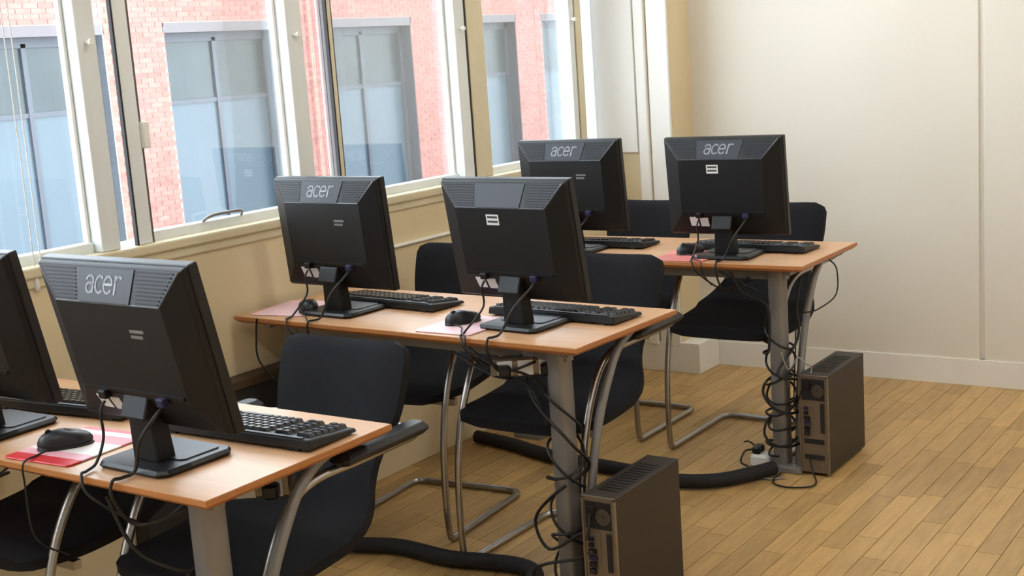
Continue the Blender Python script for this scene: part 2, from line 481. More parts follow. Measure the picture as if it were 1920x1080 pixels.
for a, b in WINS:
    fbox(a-.02, b+.02, HEAD-.13, HEAD+.0, -.22, .0, 'lintel', MT['lintel'])
    f = MB()
    X0, X1 = -.26, -.2
    m_ = (a+b)/2
    f.box(X0, X1, a, a+.09, FOOT+4.2, HEAD+4.07); f.box(X0, X1, b-.09, b, FOOT+4.2, HEAD+4.07)
    f.box(X0, X1, a, b, HEAD+3.95, HEAD+4.07)
    f.box(X0, X1, m_-.035, m_+.035, FOOT+4.2, HEAD+4.0)
    fr = f.build('window_frame', MT['ext_frame'], fac)
    TR = 1.12
    MB().box(X0, X1-.01, a+.09, b-.09, TR+4.2-.03, TR+4.2+.03).build('transom', MT['ext_frame'], fr)
    for y0, y1 in ((a+.09, m_-.035), (m_+.035, b-.09)):
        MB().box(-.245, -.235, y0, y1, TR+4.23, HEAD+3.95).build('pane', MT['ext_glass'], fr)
        MB().box(-.245, -.235, y0, y1, FOOT+4.2, TR+4.17).build('pane', MT['ext_glass_pale'], fr)
    # reveal lining
    MB().box(-.3, -.005, b-.012, b+.004, FOOT+4.2, HEAD+4.08).build('reveal', MT['ext_frame'], fac)

# ------------------------------------------------------------------ desks
DW, DD, DH, DT = 1.258, .502, .72, .021
DESKS = [(-1.682, 1.442, -.008), (-1.660, 2.638, -.043), (-1.557, 3.851, -.002)]
dlabels = ['beech desk with grey legs nearest the camera, running off the left edge',
           'beech desk with grey legs in the middle row, its left end touching the window wall',
           'beech desk with grey legs farthest back, before the end wall']
def make_desk():
    r = empty('computer_desk')
    t = MB()
    c = .012
    t.hull8([(-DW+c, c, DH-DT), (-c, c, DH-DT), (-c, DD-c, DH-DT), (-DW+c, DD-c, DH-DT),
             (-DW, 0, DH-DT*.55), (0, 0, DH-DT*.55), (0, DD, DH-DT*.55), (-DW, DD, DH-DT*.55)])
    t.hull8([(-DW, 0, DH-DT*.55), (0, 0, DH-DT*.55), (0, DD, DH-DT*.55), (-DW, DD, DH-DT*.55),
             (-DW, 0, DH-.0015), (0, 0, DH-.0015), (0, DD, DH-.0015), (-DW, DD, DH-.0015)])
    e = t.build('edge_band', MT['edge'], r)
    MB().box(-DW+.0015, -.0015, .0015, DD-.0015, DH-.003, DH).build('desk_top', MT['beech'], r)
    f = MB()
    f.box(-DW+.1, -.1, .10, .13, DH-DT-.045, DH-DT); f.box(-DW+.1, -.1, .40, .43, DH-DT-.03, DH-DT)
    f.build('under_frame', MT['grey'], r)
    for sx in (-.135, -DW+.135):
        col = MB()
        n = 16; a = .027; b = .03
        rings = []
        for z, s in ((0.02, 1.0), (.3, 1.0), (DH-DT-.02, 1.0), (DH-DT, 1.15)):
            rings.append([(sx+a*s*math.copysign(abs(math.cos(2*math.pi*k/n))**.5, math.cos(2*math.pi*k/n)), .115+b*s*math.copysign(abs(math.sin(2*math.pi*k/n))**.5, math.sin(2*math.pi*k/n)), z) for k in range(n)])
        vs = [v for q in rings for v in q]; fs = []
        for i in range(len(rings)-1):
            for k in range(n): j = (k+1) % n; fs.append((i*n+k, i*n+j, (i+1)*n+j, (i+1)*n+k))
        fs += [tuple(range(n-1, -1, -1)), tuple((len(rings)-1)*n+k for k in range(n))]
        col.add(vs, fs)
        col.build('leg', MT['grey'], r, smooth=True)
        xs = sx + (.055 if sx > -.5 else -.055)
        st = MB()
        st.tube(spline([(xs, .46, .686), (xs, .41, .684), (xs, .35, .668), (xs, .30, .632), (xs, .255, .57), (xs, .21, .49), (xs, .175, .40), (xs, .15, .30), (xs, .13, .15), (xs, .12, .02)], 4), .0125, 10)
        st.build('curved_strut', MT['grey'], r, smooth=True)
        MB().box(xs-.012, xs+.012, .06, .46, DH-DT-.022, DH-DT-.001).build('end_rail', MT['grey'], r)
        MB().box(min(sx, xs)-.035, max(sx, xs)+.03, .06, .17, 0, .022).build('foot', MT['grey'], r, bevel=.004)
        MB().box(sx-.03, sx+.03, .08, .47, DH-DT-.014, DH-DT-.001).build('bracket', MT['grey'], r)
    return r
desk0 = make_desk()
desks = []
for i, (x, y, th) in enumerate(DESKS):
    d = desk0 if i == 0 else copy_tree(desk0)
    d.location = (x, y, 0); d.rotation_euler = (0, 0, th)
    tag(d, dlabels[i], 'desk', 'computer desks in three rows'); desks.append(d)
def on_desk(i, lx, ly, z=0.0):
    x, y, th = DESKS[i]; c, s = math.cos(th), math.sin(th)
    return Vector((x + lx*c - ly*s, y + lx*s + ly*c, DH + z))

# ------------------------------------------------------------------ monitors
MW, MH = .43, .335
def stroke_letters(mb, place, strokes, w):
    for pts in strokes:
        for k in range(len(pts)-1):
            a = Vector((pts[k][0], pts[k][1])); b = Vector((pts[k+1][0], pts[k+1][1]))
            d = (b-a)
            if d.length < 1e-6: continue
            d.normalize(); nn = Vector((-d.y, d.x))*w/2; e = d*w*.35
            q = [a-nn-e, b-nn+e, b+nn+e, a+nn-e]
            mb.hull8([place(p.x, p.y, 0) for p in q] + [place(p.x, p.y, .0006) for p in q])
def arc(cx, cy, rx, ry, a0, a1, n=10):
    return [(cx+rx*math.cos(math.radians(a0+(a1-a0)*k/n)), cy+ry*math.sin(math.radians(a0+(a1-a0)*k/n))) for k in range(n+1)]
ACER = [
    # a
    arc(.34, .72, .30, .26, 165, 0, 6) + [(.64, .72), (.64, .02)], arc(.36, .30, .30, .29, 30, 330, 10), [(.60, .48), (.36, .56)],
    # c
    arc(1.22, .5, .36, .48, 50, 310, 12),
    # e
    [(1.70, .52), (2.32, .52)] + arc(1.98, .5, .36, .48, 3, 318, 13),
    # r
    [(2.62, 0), (2.62, .98)], arc(2.94, .62, .32, .36, 180, 60, 6),
]
def make_monitor(logo, sticker, model_tag, tilt):
    r = empty('monitor')
    # base and stand
    b = MB(); b.cbox(-.10, .10, -.09, .095, 0, .014, .018)
    base = b.build('base', MT['black'], r, bevel=.002)
    MB().cbox(-.075, .075, -.02, .08, .0135, .0165, .012).build('base_inlay', MT['gloss'], base)
    c = MB()
    c.hull8([(-.036, -.045, .012), (.036, -.045, .012), (.036, .0, .012), (-.036, .0, .012),
             (-.030, -.052, .135), (.030, -.052, .135), (.030, -.012, .135), (-.030, -.012, .135)])
    c.build('stand', MT['case'], r, bevel=.004)
    h = MB(); h.hull8([(-.036, -.066, .10), (.036, -.066, .10), (.036, -.01, .10), (-.036, -.01, .10),
                       (-.036, -.050, .145), (.036, -.050, .145), (.036, -.005, .145), (-.036, -.005, .145)])
    h.build('hinge', MT['case'], r, bevel=.004)
    # panel assembly, tilted about its lower part; y: screen +, back -
    T = Matrix.Translation((0, -.0, .075)) @ Matrix.Rotation(tilt, 4, 'X')
    def P(x, y, z): return T @ Vector((x, y, z))
    hw = MW/2
    p = MB()
    p.hull8([P(-hw, 0, 0), P(hw, 0, 0), P(hw, .022, 0), P(-hw, .022, 0), P(-hw, 0, MH), P(hw, 0, MH), P(hw, .022, MH), P(-hw, .022, MH)])
    bez = p.build('bezel', MT['black'], r, bevel=.003)
    sc = MB(); sc.hull8([P(-hw+.018, .021, .03), P(hw-.018, .021, .03), P(hw-.018, .0235, .03), P(-hw+.018, .0235, .03),
                         P(-hw+.018, .021, MH-.018), P(hw-.018, .021, MH-.018), P(hw-.018, .0235, MH-.018), P(-hw+.018, .0235, MH-.018)])
    sc.build('screen', MT['screen'], bez)
    ix, zt, zb, dy = .152, MH-.072, .075, -.036
    ys = -.012
    o = [(-hw+.002, 0, .002), (hw-.002, 0, .002), (hw-.002, 0, MH-.002), (-hw+.002, 0, MH-.002)]
    o2 = [(x, ys, z) for x, y, z in [(-hw+.006, 0, .008), (hw-.006, 0, .008), (hw-.006, 0, MH-.006), (-hw+.006, 0, MH-.006)]]
    inn = [(-ix, dy, zb), (ix, dy, zb), (ix, dy, zt), (-ix, dy, zt)]
    vs = [P(*q) for q in o+o2+inn]
    fs = [(3, 2, 1, 0)]
    for k in range(2):
        for i in range(4): j = (i+1) % 4; fs.append((4*k+i, 4*k+j, 4*k+4+j, 4*k+4+i))
    fs.append((8, 9, 10, 11))
    back = MB().add(vs, fs).build('back_housing', MT['case'], r, bevel=.003)
    # lower bay with the sockets
    bay = MB(); bay.hull8([P(-.145, dy-.004, .082), P(.145, dy-.004, .082), P(.145, dy+.01, .082), P(-.145, dy+.01, .082),
                           P(-.145, dy-.004, .088), P(.145, dy-.004, .088), P(.145, dy+.01, .088), P(-.145, dy+.01, .088)])
    bay.build('socket_shelf', MT['black'], back)
    # top chamfer: slope from (ys, MH-.006) down to (dy, zt)
    A = Vector((0, ys, MH-.006)); B = Vector((0, dy, zt)); sl_ = (B-A); Ls = sl_.length; sl_.normalize()
    nr = Vector((0, -sl_.z, sl_.y)); nr = nr if nr.y < 0 else -nr
    def Q(u, v, w):   # u across, v down the slope 0..1, w out
        q = A + sl_*(v*Ls) + nr*w + Vector((u, 0, 0)); return P(*q)
    wtop, wbot = hw-.012, ix-.002
    def wid(v): return wtop + (wbot-wtop)*v
    g = MB()
    g.hull8([Q(-wid(.04), .04, 0), Q(wid(.04), .04, 0), Q(wid(.96), .96, 0), Q(-wid(.96), .96, 0),
             Q(-wid(.04), .04, .0012), Q(wid(.04), .04, .0012), Q(wid(.96), .96, .0012), Q(-wid(.96), .96, .0012)])
    grille = g.build('top_grille', MT['gloss'], back)
    for k in range(9):
        v = .1 + .8*k/8
        for s in (-1, 1):
            u0, u1 = .087*s, (wid(v)-.008)*s
            if s < 0: u0, u1 = u1, u0
            rb_ = MB(); rb_.hull8([Q(u0, v-.02, .001), Q(u1, v-.02, .001), Q(u1, v+.02, .001), Q(u0, v+.02, .001),
                                   Q(u0, v-.02, .0026), Q(u1, v-.02, .0026), Q(u1, v+.02, .0026), Q(u0, v+.02, .0026)])
            rb_.build('rib', MT['case'], grille)
    bd = MB(); bd.tube([Q(-wtop, .03, .001), Q(-wbot, .97, .001), Q(wbot, .97, .001), Q(wtop, .03, .001)], .0018, 6)
    bd.build('grille_highlight', MT['bevel_highlight'], back)  # paler tube paints the bevel highlight along the chamfer edges
    pl = MB(); pl.hull8([Q(-.084, .05, .0005), Q(.084, .05, .0005), Q(.068, .95, .0005), Q(-.078, .95, .0005),
                         Q(-.084, .05, .003), Q(.084, .05, .003), Q(.068, .95, .003), Q(-.078, .95, .003)])
    plate = pl.build('logo_plate', MT['plate'], back)
    if logo:
        lt = MB(); sc_ = .0325; ox = -.5*3.2*sc_ - .006
        def place(x, y, w): return Q(ox + x*sc_ + (y*sc_)*.22, .71 - y*sc_/Ls*1.0, .0031+w)
        stroke_letters(lt, place, ACER, .14)
        # stroke width is in letter units
        lg = lt.build('logo', MT['silver'], plate); lg['label'] = 'silver lettering reading acer'
    def back_label(x0, x1, z0, z1, m, name, ink=0):
        q = MB(); q.hull8([P(x0, dy, z0), P(x1, dy, z0), P(x1, dy-.001, z0), P(x0, dy-.001, z0), P(x0, dy, z1), P(x1, dy, z1), P(x1, dy-.001, z1), P(x0, dy-.001, z1)])
        l_ = q.build(name, m, back)
        if ink:
            for t in range(ink):
                zz = z1-(z1-z0)*(t+.6)/(ink+.4); hh = (z1-z0)*.1
                k_ = MB(); k_.hull8([P(x0+.004, dy-.001, zz-hh), P(x1-.004, dy-.001, zz-hh), P(x1-.004, dy-.0015, zz-hh), P(x0+.004, dy-.0015, zz-hh),
                                     P(x0+.004, dy-.001, zz+hh), P(x1-.004, dy-.001, zz+hh), P(x1-.004, dy-.0015, zz+hh), P(x0+.004, dy-.0015, zz+hh)])
                k_.build('print', MT['ink'], l_)
        return l_
    if sticker: back_label(-.048, -.006, zt-.045, zt-.016, MT['white'], 'sticker', 2)
    if model_tag:
        q = MB()
        for t in range(2):
            zz = zt-.05-t*.011
            q.hull8([P(.045, dy, zz-.003), P(.085-.006*t, dy, zz-.003), P(.085-.006*t, dy-.0008, zz-.003), P(.045, dy-.0008, zz-.003),
                     P(.045, dy, zz+.003), P(.085-.006*t, dy, zz+.003), P(.085-.006*t, dy-.0008, zz+.003), P(.045, dy-.0008, zz+.003)])
        q.build('model_print', MT['grey'], back)
    # rating labels under the socket bay
    def low_label(x0, x1, t0, t1, m, name):
        a = Vector((0, dy, zb)); e = Vector((0, ys, .008))
        q = MB(); pts = []
        for off in (0, -.0015):
            for x, t in ((x0, t0), (x1, t0), (x1, t1), (x0, t1)):
                v_ = a.lerp(e, t); pts.append(P(x, v_.y+off, v_.z+off*.5))
        return q.hull8(pts).build(name, m, back)
    low_label(-.125, -.096, .12, .6, MT['white'], 'rating_label'); low_label(-.088, -.058, .16, .62, MT['white'], 'rating_label')
    # sockets
    for x, m_, nm in ((-.085, MT['black'], 'power_socket'), (.085, MT['blue'], 'video_plug')):
        q = MB(); q.hull8([P(x-.011, dy-.014, .066), P(x+.011, dy-.014, .066), P(x+.011, dy+.012, .066), P(x-.011, dy+.012, .066),
                           P(x-.011, dy-.014, .084), P(x+.011, dy-.014, .084), P(x+.011, dy+.012, .084), P(x-.011, dy+.012, .084)])
        q.build(nm, m_, back, bevel=.003)
    r['px'] = 0
    del r['px']
    return r, P

#       desk, local x, local y, rot, tilt(deg), logo, sticker, model tag, label
MON = [
    (0, -.262, .135, -.02, 12, True, False, True, 'black monitor seen from behind with a bright acer logo, nearest the camera'),
    (0, -.815, .14, .02, 11, True, False, True, 'black monitor cut off by the left edge of the picture'),
    (1, -.292, .185, -.03, 9, False, True, False, 'black monitor with a blank top plate and white sticker, on the middle desk'),
    (1, -.95, .165, .00, 5, True, False, True, 'black monitor with acer logo on the window end of the middle desk'),
    (2, -.318, .145, .02, 5, True, True, False, 'black monitor with acer logo and white sticker, on the farthest desk by the end wall'),
    (2, -.935, .16, .0, 5, True, False, True, 'black monitor with acer logo on the window end of the farthest desk'),
]
monitors = []
for i, lx, ly, rz, tl, lg, stk, mt_, lab in MON:
    m, P = make_monitor(lg, stk, mt_, math.radians(tl))
    m.location = on_desk(i, lx, ly); m.rotation_euler = (0, 0, DESKS[i][2]+rz)
    tag(m, lab, 'monitor', 'monitors on the desks'); monitors.append((m, P, i))

# ------------------------------------------------------------------ keyboards
def make_keyboard():
    r = empty('keyboard')
    W2, D2 = .215, .072
    b = MB(); b.hull8([(-W2, -D2, .004), (W2, -D2, .004), (W2, D2, .003), (-W2, D2, .003), (-W2+.003, -D2+.003, .026), (W2-.003, -D2+.003, .026), (W2-.003, D2-.003, .012), (-W2+.003, D2-.003, .012)])
    b.build('case', MT['black'], r, bevel=.004)
    MB().box(-W2+.02, W2-.02, -D2+.004, -D2+.012, .0245, .0275).build('rear_ridge', MT['gloss'], r, bevel=.001)
    kk = MB()
    for row in range(6):
        y = -D2+.022 + row*.0195
        zt = .027 - (y+D2)/(2*D2)*.014
        x = -W2+.012
        while x < W2-.02:
            w = .0172
            if row == 5 and -.09 < x < 0: w = .09
            if not (abs(x-.083) < .006 or abs(x-.144) < .004):
                kk.hull8([(x, y, zt-.003), (x+w, y, zt-.003), (x+w, y+.0165, zt-.004), (x, y+.0165, zt-.004),
                          (x+.0025, y+.002, zt+.006), (x+w-.0025, y+.002, zt+.006), (x+w-.0025, y+.0135, zt+.005), (x+.0025, y+.0135, zt+.005)])
            x += w+.0021
    tag(kk.build('keys', MT['key'], r), kind='stuff')
    for s in (-1, 1):
        MB().box(s*.17-.015, s*.17+.015, -D2+.002, -D2+.012, 0, .006).build('foot', MT['black'], r)
        MB().box(s*.17-.015, s*.17+.015, D2-.014, D2-.004, 0, .005).build('foot', MT['black'], r)
    return r
KB = [
    (0, -.235, .345, .03, 'black keyboard behind the nearest monitor, its right half showing past the screen'),
    (0, -.80, .335, .10, 'black keyboard at the left edge, between the two nearest monitors'),
    (1, -.262, .33, -.02, 'black keyboard behind the stickered monitor on the middle desk'),
    (1, -.87, .315, -.05, 'black keyboard behind the window-side monitor on the middle desk'),
    (2, -.295, .30, -.03, 'black keyboard on the farthest desk behind the stickered monitor'),
    (2, -.91, .29, 0, 'black keyboard on the farthest desk behind the window-side monitor'),
]
kb0 = make_keyboard()
for j, (i, lx, ly, rz, lab) in enumerate(KB):
    k = kb0 if j == 0 else copy_tree(kb0)
    k.location = on_desk(i, lx, ly, .0004); k.rotation_euler = (0, 0, DESKS[i][2]+rz); tag(k, lab, 'keyboard', 'keyboards on the desks')

# ------------------------------------------------------------------ mouse mats and mice
def make_pad(m, w=.19, d=.22):
    b = MB(); b.cbox(-w/2, w/2, -d/2, d/2, 0, .0035, .008)
    return b.build('mouse_mat', m)
PADS = [(0, -.515, .125, .08, 'pad', 'red and white printed mouse mat on the nearest desk'),
        (1, -.455, .13, .04, 'pad_pink', 'pale pink mouse mat under the mouse at the centre of the middle desk'),
        (1, -1.14, .15, .2, 'pad_pink', 'pale pink mouse mat at the window end of the middle desk'),
        (2, -.455, .115, .05, 'pad_red', 'red and pink mouse mat on the farthest desk')]
for i, lx, ly, rz, m, lab in PADS:
    o = make_pad(MT[m]); o.location = on_desk(i, lx, ly, .0004); o.rotation_euler = (0, 0, DESKS[i][2]+rz); tag(o, lab, 'mouse mat', 'mouse mats')
def make_mouse():
    r = empty('computer_mouse')
    def shell(scale, z0, z1, m, name, parent):
        n, k = 20, 6; vs = []; fs = []
        for i in range(k+1):
            t = i/k; z = z0 + (z1-z0)*math.sin(t*math.pi/2); q = math.cos(t*math.pi/2)**.55 if t < 1 else 0.0
            for a in range(n):
                an = 2*math.pi*a/n; c, s = math.cos(an), math.sin(an)
                x = .030*scale*q*math.copysign(abs(c)**.8, c)*(1-.08*s); y = .056*scale*q*math.copysign(abs(s)**.85, s)
                vs.append((x, y, z - .004*max(0, -s)*(z-z0)/(z1-z0)*2))
        for i in range(k):
            for a in range(n): b = (a+1) % n; fs.append((i*n+a, i*n+b, (i+1)*n+b, (i+1)*n+a))
        fs.append(tuple(range(n-1, -1, -1)))
        return MB().add(vs, fs).build(name, m, parent, smooth=True)
    shell(1.0, .0, .018, MT['black'], 'base', r)
    shell(.985, .008, .036, MT['gloss'], 'shell', r)
    MB().tube([(-.004, .03, .0325), (.004, .03, .0325)], .007, 14).build('wheel', MT['cable'], r, smooth=True)
    return r
ms0 = make_mouse()
MICE = [(0, -.535, .110, -.55, 'black mouse on the red and white mat, nearest desk'),
        (1, -.475, .145, -.3, 'black mouse on the pink mat at the centre of the middle desk'),
        (1, -1.06, .125, .9, 'black mouse at the window end of the middle desk'),
        (2, -.475, .16, -.4, 'black mouse on the farthest desk')]
mouse_pos = []
for j, (i, lx, ly, rz, lab) in enumerate(MICE):
    k = ms0 if j == 0 else copy_tree(ms0)
    k.location = on_desk(i, lx, ly, .0041); k.rotation_euler = (0, 0, DESKS[i][2]+rz+math.pi); tag(k, lab, 'mouse', 'computer mice')
    mouse_pos.append((k.location.copy(), i))

# ------------------------------------------------------------------ chairs
PROF = [(.285, .818), (.267, .77), (.247, .71), (.227, .655), (.198, .60), (.146, .537), (.078, .475), (.0, .445), (-.10, .433), (-.18, .428), (-.26, .428), (-.32, .424)]
def make_chair():
    r = empty('cantilever_chair')
    pts = spline([(0, y, z) for y, z in PROF], 3)
    n = len(pts)
    th = .042
    # normals in the yz plane, towards the sitter
    nor = []
    for i in range(n):
        t = (pts[min(i+1, n-1)]-pts[max(i-1, 0)]).normalized(); nor.append(Vector((0, t.z, -t.y)))
    nor = [v if (v.z - v.y) > 0 else -v for v in nor]
    lens = [0]
    for i in range(1, n): lens.append(lens[-1]+(pts[i]-pts[i-1]).length)
    tot = lens[-1]
    split = next(i for i in range(n) if pts[i].z < .50)
    U = 9
    def shell(i0, i1, name):
        vs = []; fs = []; m = i1-i0+1
        for side in (0, 1):
            for i in range(i0, i1+1):
                s = lens[i]
                w = .186 + .036*min(1, max(0, s-.34)/.14) - .03*math.exp(-((s-.27)/.09)**2)
                dt = s; db = tot-s
                if dt < .04: w -= .04-math.sqrt(max(0, .04**2-(.04-dt)**2))
                if db < .13: w -= .5*(.13-math.sqrt(max(0, .13**2-(.13-db)**2)))
                k_ = 1.0
                if dt < .012 or db < .012: k_ = .75
                for u in range(U):
                    a = -1+2*u/(U-1)
                    e = .55 if u in (0, U-1) else 1
                    off = (th/2 + (th/2)*e*k_*(1 if side else -1))
                    dish = .012*(a*a)
                    x = a*w
                    p = pts[i] + nor[i]*(off) + nor[i]*dish*(1 if s < .5 else .3)
                    vs.append((x, p.y, p.z))
        o2 = m*U
        for side in (0, 1):
            for i in range(m-1):
                for u in range(U-1):
                    q = [side*o2+i*U+u, side*o2+i*U+u+1, side*o2+(i+1)*U+u+1, side*o2+(i+1)*U+u]
                    fs.append(q if side else q[::-1])
        for i in range(m-1):
            for u in (0, U-1):
                fs.append([i*U+u, (i+1)*U+u, o2+(i+1)*U+u, o2+i*U+u])
        for i in (0, m-1):
            for u in range(U-1):
                fs.append([i*U+u, i*U+u+1, o2+i*U+u+1, o2+i*U+u])
        return MB().add(vs, fs).build(name, MT['fabric'], r, smooth=True)
    shell(0, split, 'backrest'); shell(split, n-1, 'seat')
    HW = .207; R = .0105
    z0 = R+.001
    fr = MB()
    fr.tube(spline([(-HW, -.28, z0), (-HW, -.17, z0), (-HW, .05, z0), (-HW, .105, z0), (-HW+.012, .138, z0), (-HW+.045, .15, z0), (-.1, .15, z0), (.1, .15, z0),
                    (HW-.045, .15, z0), (HW-.012, .138, z0), (HW, .105, z0), (HW, .05, z0), (HW, -.17, z0), (HW, -.28, z0)], 5), R, 10)
    fr.build('base_frame', MT['chrome'], r, smooth=True)
    for s in (-1, 1):
        up = MB()
        up.tube(spline([(s*HW, -.28, z0), (s*(HW+.0), -.302, z0+.004), (s*(HW+.0), -.314, .05), (s*HW, -.318, .14), (s*HW, -.31, .29), (s*HW, -.284, .417), (s*HW, -.24, .52),
                        (s*(HW+.004), -.185, .60), (s*(HW+.016), -.125, .636), (s*(HW+.032), -.02, .645), (s*(HW+.03), .12, .645), (s*(HW+.02), .195, .645), (s*.15, .218, .645)], 5), R, 10)
        up.build('side_tube', MT['chrome'], r, smooth=True)
        ar = MB(); ar.cbox(s*(HW+.042)-.03, s*(HW+.042)+.03, -.085, .195, .652, .68, .012)
        ar.build('armrest', MT['black'], r, bevel=.003)
    MB().box(-HW+.01, HW-.01, -.215, -.195, .405, .425).build('seat_rail', MT['chrome'], r)
    return r
CH = [(-1.985, 1.915, .0, 'black chair with armrests behind the nearest monitor, its back rising before the middle desk'),
      (-2.54, 1.84, .0, 'black chair under the left end of the nearest desk, mostly hidden by the desk'),
      (-1.972, 3.105, .0, 'black cantilever chair pushed under the right end of the middle desk'),
      (-2.565, 3.21, .10, 'black cantilever chair at the window end of the middle desk, chrome base on the floor'),
      (-1.925, 4.30, .0, 'black chair farthest right, behind the farthest desk before the end wall'),
      (-2.49, 4.34, .0, 'black chair behind the farthest desk, nearest the corner by the window')]
ch0 = make_chair()
for j, (x, y, rz, lab) in enumerate(CH):
    c = ch0 if j == 0 else copy_tree(ch0)
    c.location = (x, y, .0005); c.rotation_euler = (0, 0, rz); tag(c, lab, 'chair', 'black cantilever chairs')

# ------------------------------------------------------------------ computer towers
def make_tower(w, d, h):
    r = empty('computer_tower')
    MB().box(0, w, .006, d, .008, h).build('case', MT['tower'], r, bevel=.003)
    rp = MB().box(.003, w-.003, 0, .008, .012, h-.004).build('rear_panel', MT['rear'], r, bevel=.001)
    fr = MB(); fr.box(0, w, -.003, .007, h-.007, h-.001); fr.box(w-.006, w, -.003, .007, .008, h-.003); fr.box(0, .005, -.003, .007, .008, h-.003)
    fr.build('rear_flange', MT['rear'], r)
    # power supply
    ps = MB().box(.01, w-.012, -.002, .002, h-.085, h-.014).build('power_supply_plate', MT['gloss'], rp)
    MB().box(.016, .04, -.008, 0, h-.05, h-.026).build('power_inlet', MT['black'], ps, bevel=.002)
    fan = MB()
    for k in range(5): fan.tube([(w-.034+.02*math.cos(a)*(k+1)/5, -.003, h-.052+.02*math.sin(a)*(k+1)/5) for a in [2*math.pi*i/16 for i in range(17)]], .0011, 5)
    fan.build('fan_grille', MT['rear'], ps)
    # connectors
    io = MB().box(.012, .05, -.002, .002, .16, h-.095).build('connector_plate', MT['rear'], rp)
    y = h-.108
    for wd, hh, m in ((.014, .010, 'blue'), (.014, .010, 'black'), (.02, .012, 'black'), (.022, .010, 'blue'), (.02, .012, 'black'), (.016, .014, 'gasket')):
        MB().box(.018, .018+wd, -.009, 0, y-hh, y).build('connector', MT[m], io); y -= hh+.006
    # expansion slots
    for k in range(4):
        MB().box(.016, w-.016, -.003, .002, .03+k*.027, .046+k*.027).build('slot_cover', MT['gasket' if k % 2 else 'rear'], rp)
    MB().box(w-.026, w-.014, -.005, .002, .15, .25).build('vent_strip', MT['gasket'], rp)
    for k in range(12):
        MB().box(.018, w-.018, .05+k*.02, .058+k*.02, h-.001, h+.0012).build('top_vent', MT['case'], r)
    for fy in (.03, d-.04):
        for fx in (.008, w-.024): MB().box(fx, fx+.016, fy, fy+.016, 0, .009).build('foot', MT['black'], r)
    return r
t2 = make_tower(.096, .35, .345); t2.location = (-1.668, 2.632, 0)
tag(t2, 'dark computer tower standing on the floor beside the middle desk leg', 'computer', 'computer towers')
t3 = make_tower(.1, .345, .345); t3.location = (-1.612, 3.925, 0)
tag(t3, 'dark computer tower on the floor beside the farthest desk leg', 'computer', 'computer towers')

# ------------------------------------------------------------------ low dark box under the window
o = empty('low_cabinet', (XW+.001, 2.25, 0))
MB().box(0, .06, 0, .80, .0, .505).build('body', MT['gasket'], o, bevel=.003)
MB().box(0, .07, -.01, .81, .505, .533).build('top', MT['brown'], o, bevel=.004)
tag(o, 'low dark cabinet with a brown top against the wall under the windows', 'cabinet')

# ------------------------------------------------------------------ cables
def cable(pts, r, m, label, name='cable', group='loose cables', k=6):
    loc = Vector(pts[0])
    o = MB().tube([p-loc for p in spline(pts, k)], r, 7).build(name, m, None, smooth=True)
    o.location = loc
    tag(o, label, 'cable', group); return o
def mon_pt(mi, x, y, z):
    m, P, i = monitors[mi]
    rm = Matrix.Translation(m.location) @ Matrix.Rotation(m.rotation_euler.z, 4, 'Z')
    return rm @ P(x, y, z)
names = ['the nearest monitor', 'the monitor at the left edge', 'the stickered monitor on the middle desk', 'the window-side monitor on the middle desk', 'the farthest stickered monitor', 'the farthest window-side monitor']
leg_pos = []
for i in range(3):
    p = on_desk(i, -.135, .115); leg_pos.append(Vector((p.x, p.y, 0)))
for mi in range(6):
    m, P, i = monitors[mi]
    lx = MON[mi][1]
    a = mon_pt(mi, -.085, -.046, .062); b = mon_pt(mi, .085, -.046, .065)
    # power lead: down, over the rear edge of the desk, under it
    e = on_desk(i, lx-.07, -.006, .004); e2 = on_desk(i, lx-.045, -.008, -.035)
    hang = on_desk(i, lx+.02, .06, -.10); u = on_desk(i, lx+.09, .10, -.06)
    cable([a, a+Vector((-.002, -.012, -.02)), a+Vector((0, -.014, -.07)), on_desk(i, lx-.09, .045, .012), on_desk(i, lx-.082, .015, .005), e, e2, hang, u], .003, MT['cable'],
          'black power lead from ' + names[mi] + ' draped over the desk edge', 'power_lead')
    f = on_desk(i, lx+.02, -.006, .005)
    cable([b, b+Vector((0, -.02, -.012)), b.lerp(on_desk(i, lx+.03, .03, .02), .5)+Vector((.004, -.02, 0)), on_desk(i, lx+.03, .04, .014), on_desk(i, lx+.022, .015, .006), f,
           on_desk(i, lx+.02, -.009, -.03), on_desk(i, lx+.03, .03, -.09), on_desk(i, lx+.1, .09, -.07)], .0035, MT['cable'],
          'black video cable with a blue plug from ' + names[mi], 'video_cable')
for (p, i), lab in zip(mouse_pos, ('mouse lead over the edge of the nearest desk', 'mouse lead at the centre of the middle desk', 'mouse lead at the window end of the middle desk', 'mouse lead on the farthest desk')):
    x, y, th = DESKS[i]
    lx = p.x-x; 
    e = on_desk(i, lx+.02, -.004, .004)
    s = p + Vector((.01, -.052, .006))
    if i == 0:
        cable([s, s+Vector((-.005, -.02, -.004)), e, on_desk(i, lx+.02, -.007, -.04), on_desk(i, lx+.02, .0, -.15), on_desk(i, lx+.05, .05, -.2)], .002, MT['cable'], 'thin black ' + lab, 'mouse_lead')
    else:
        e = on_desk(i, lx+.12, -.004, .004)
        cable([s, s+Vector((.03, -.01, -.004)), on_desk(i, lx+.08, .03, .006), e, on_desk(i, lx+.125, -.007, -.03), on_desk(i, lx+.14, .03, -.08)], .002, MT['cable'], 'thin black ' + lab, 'mouse_lead')

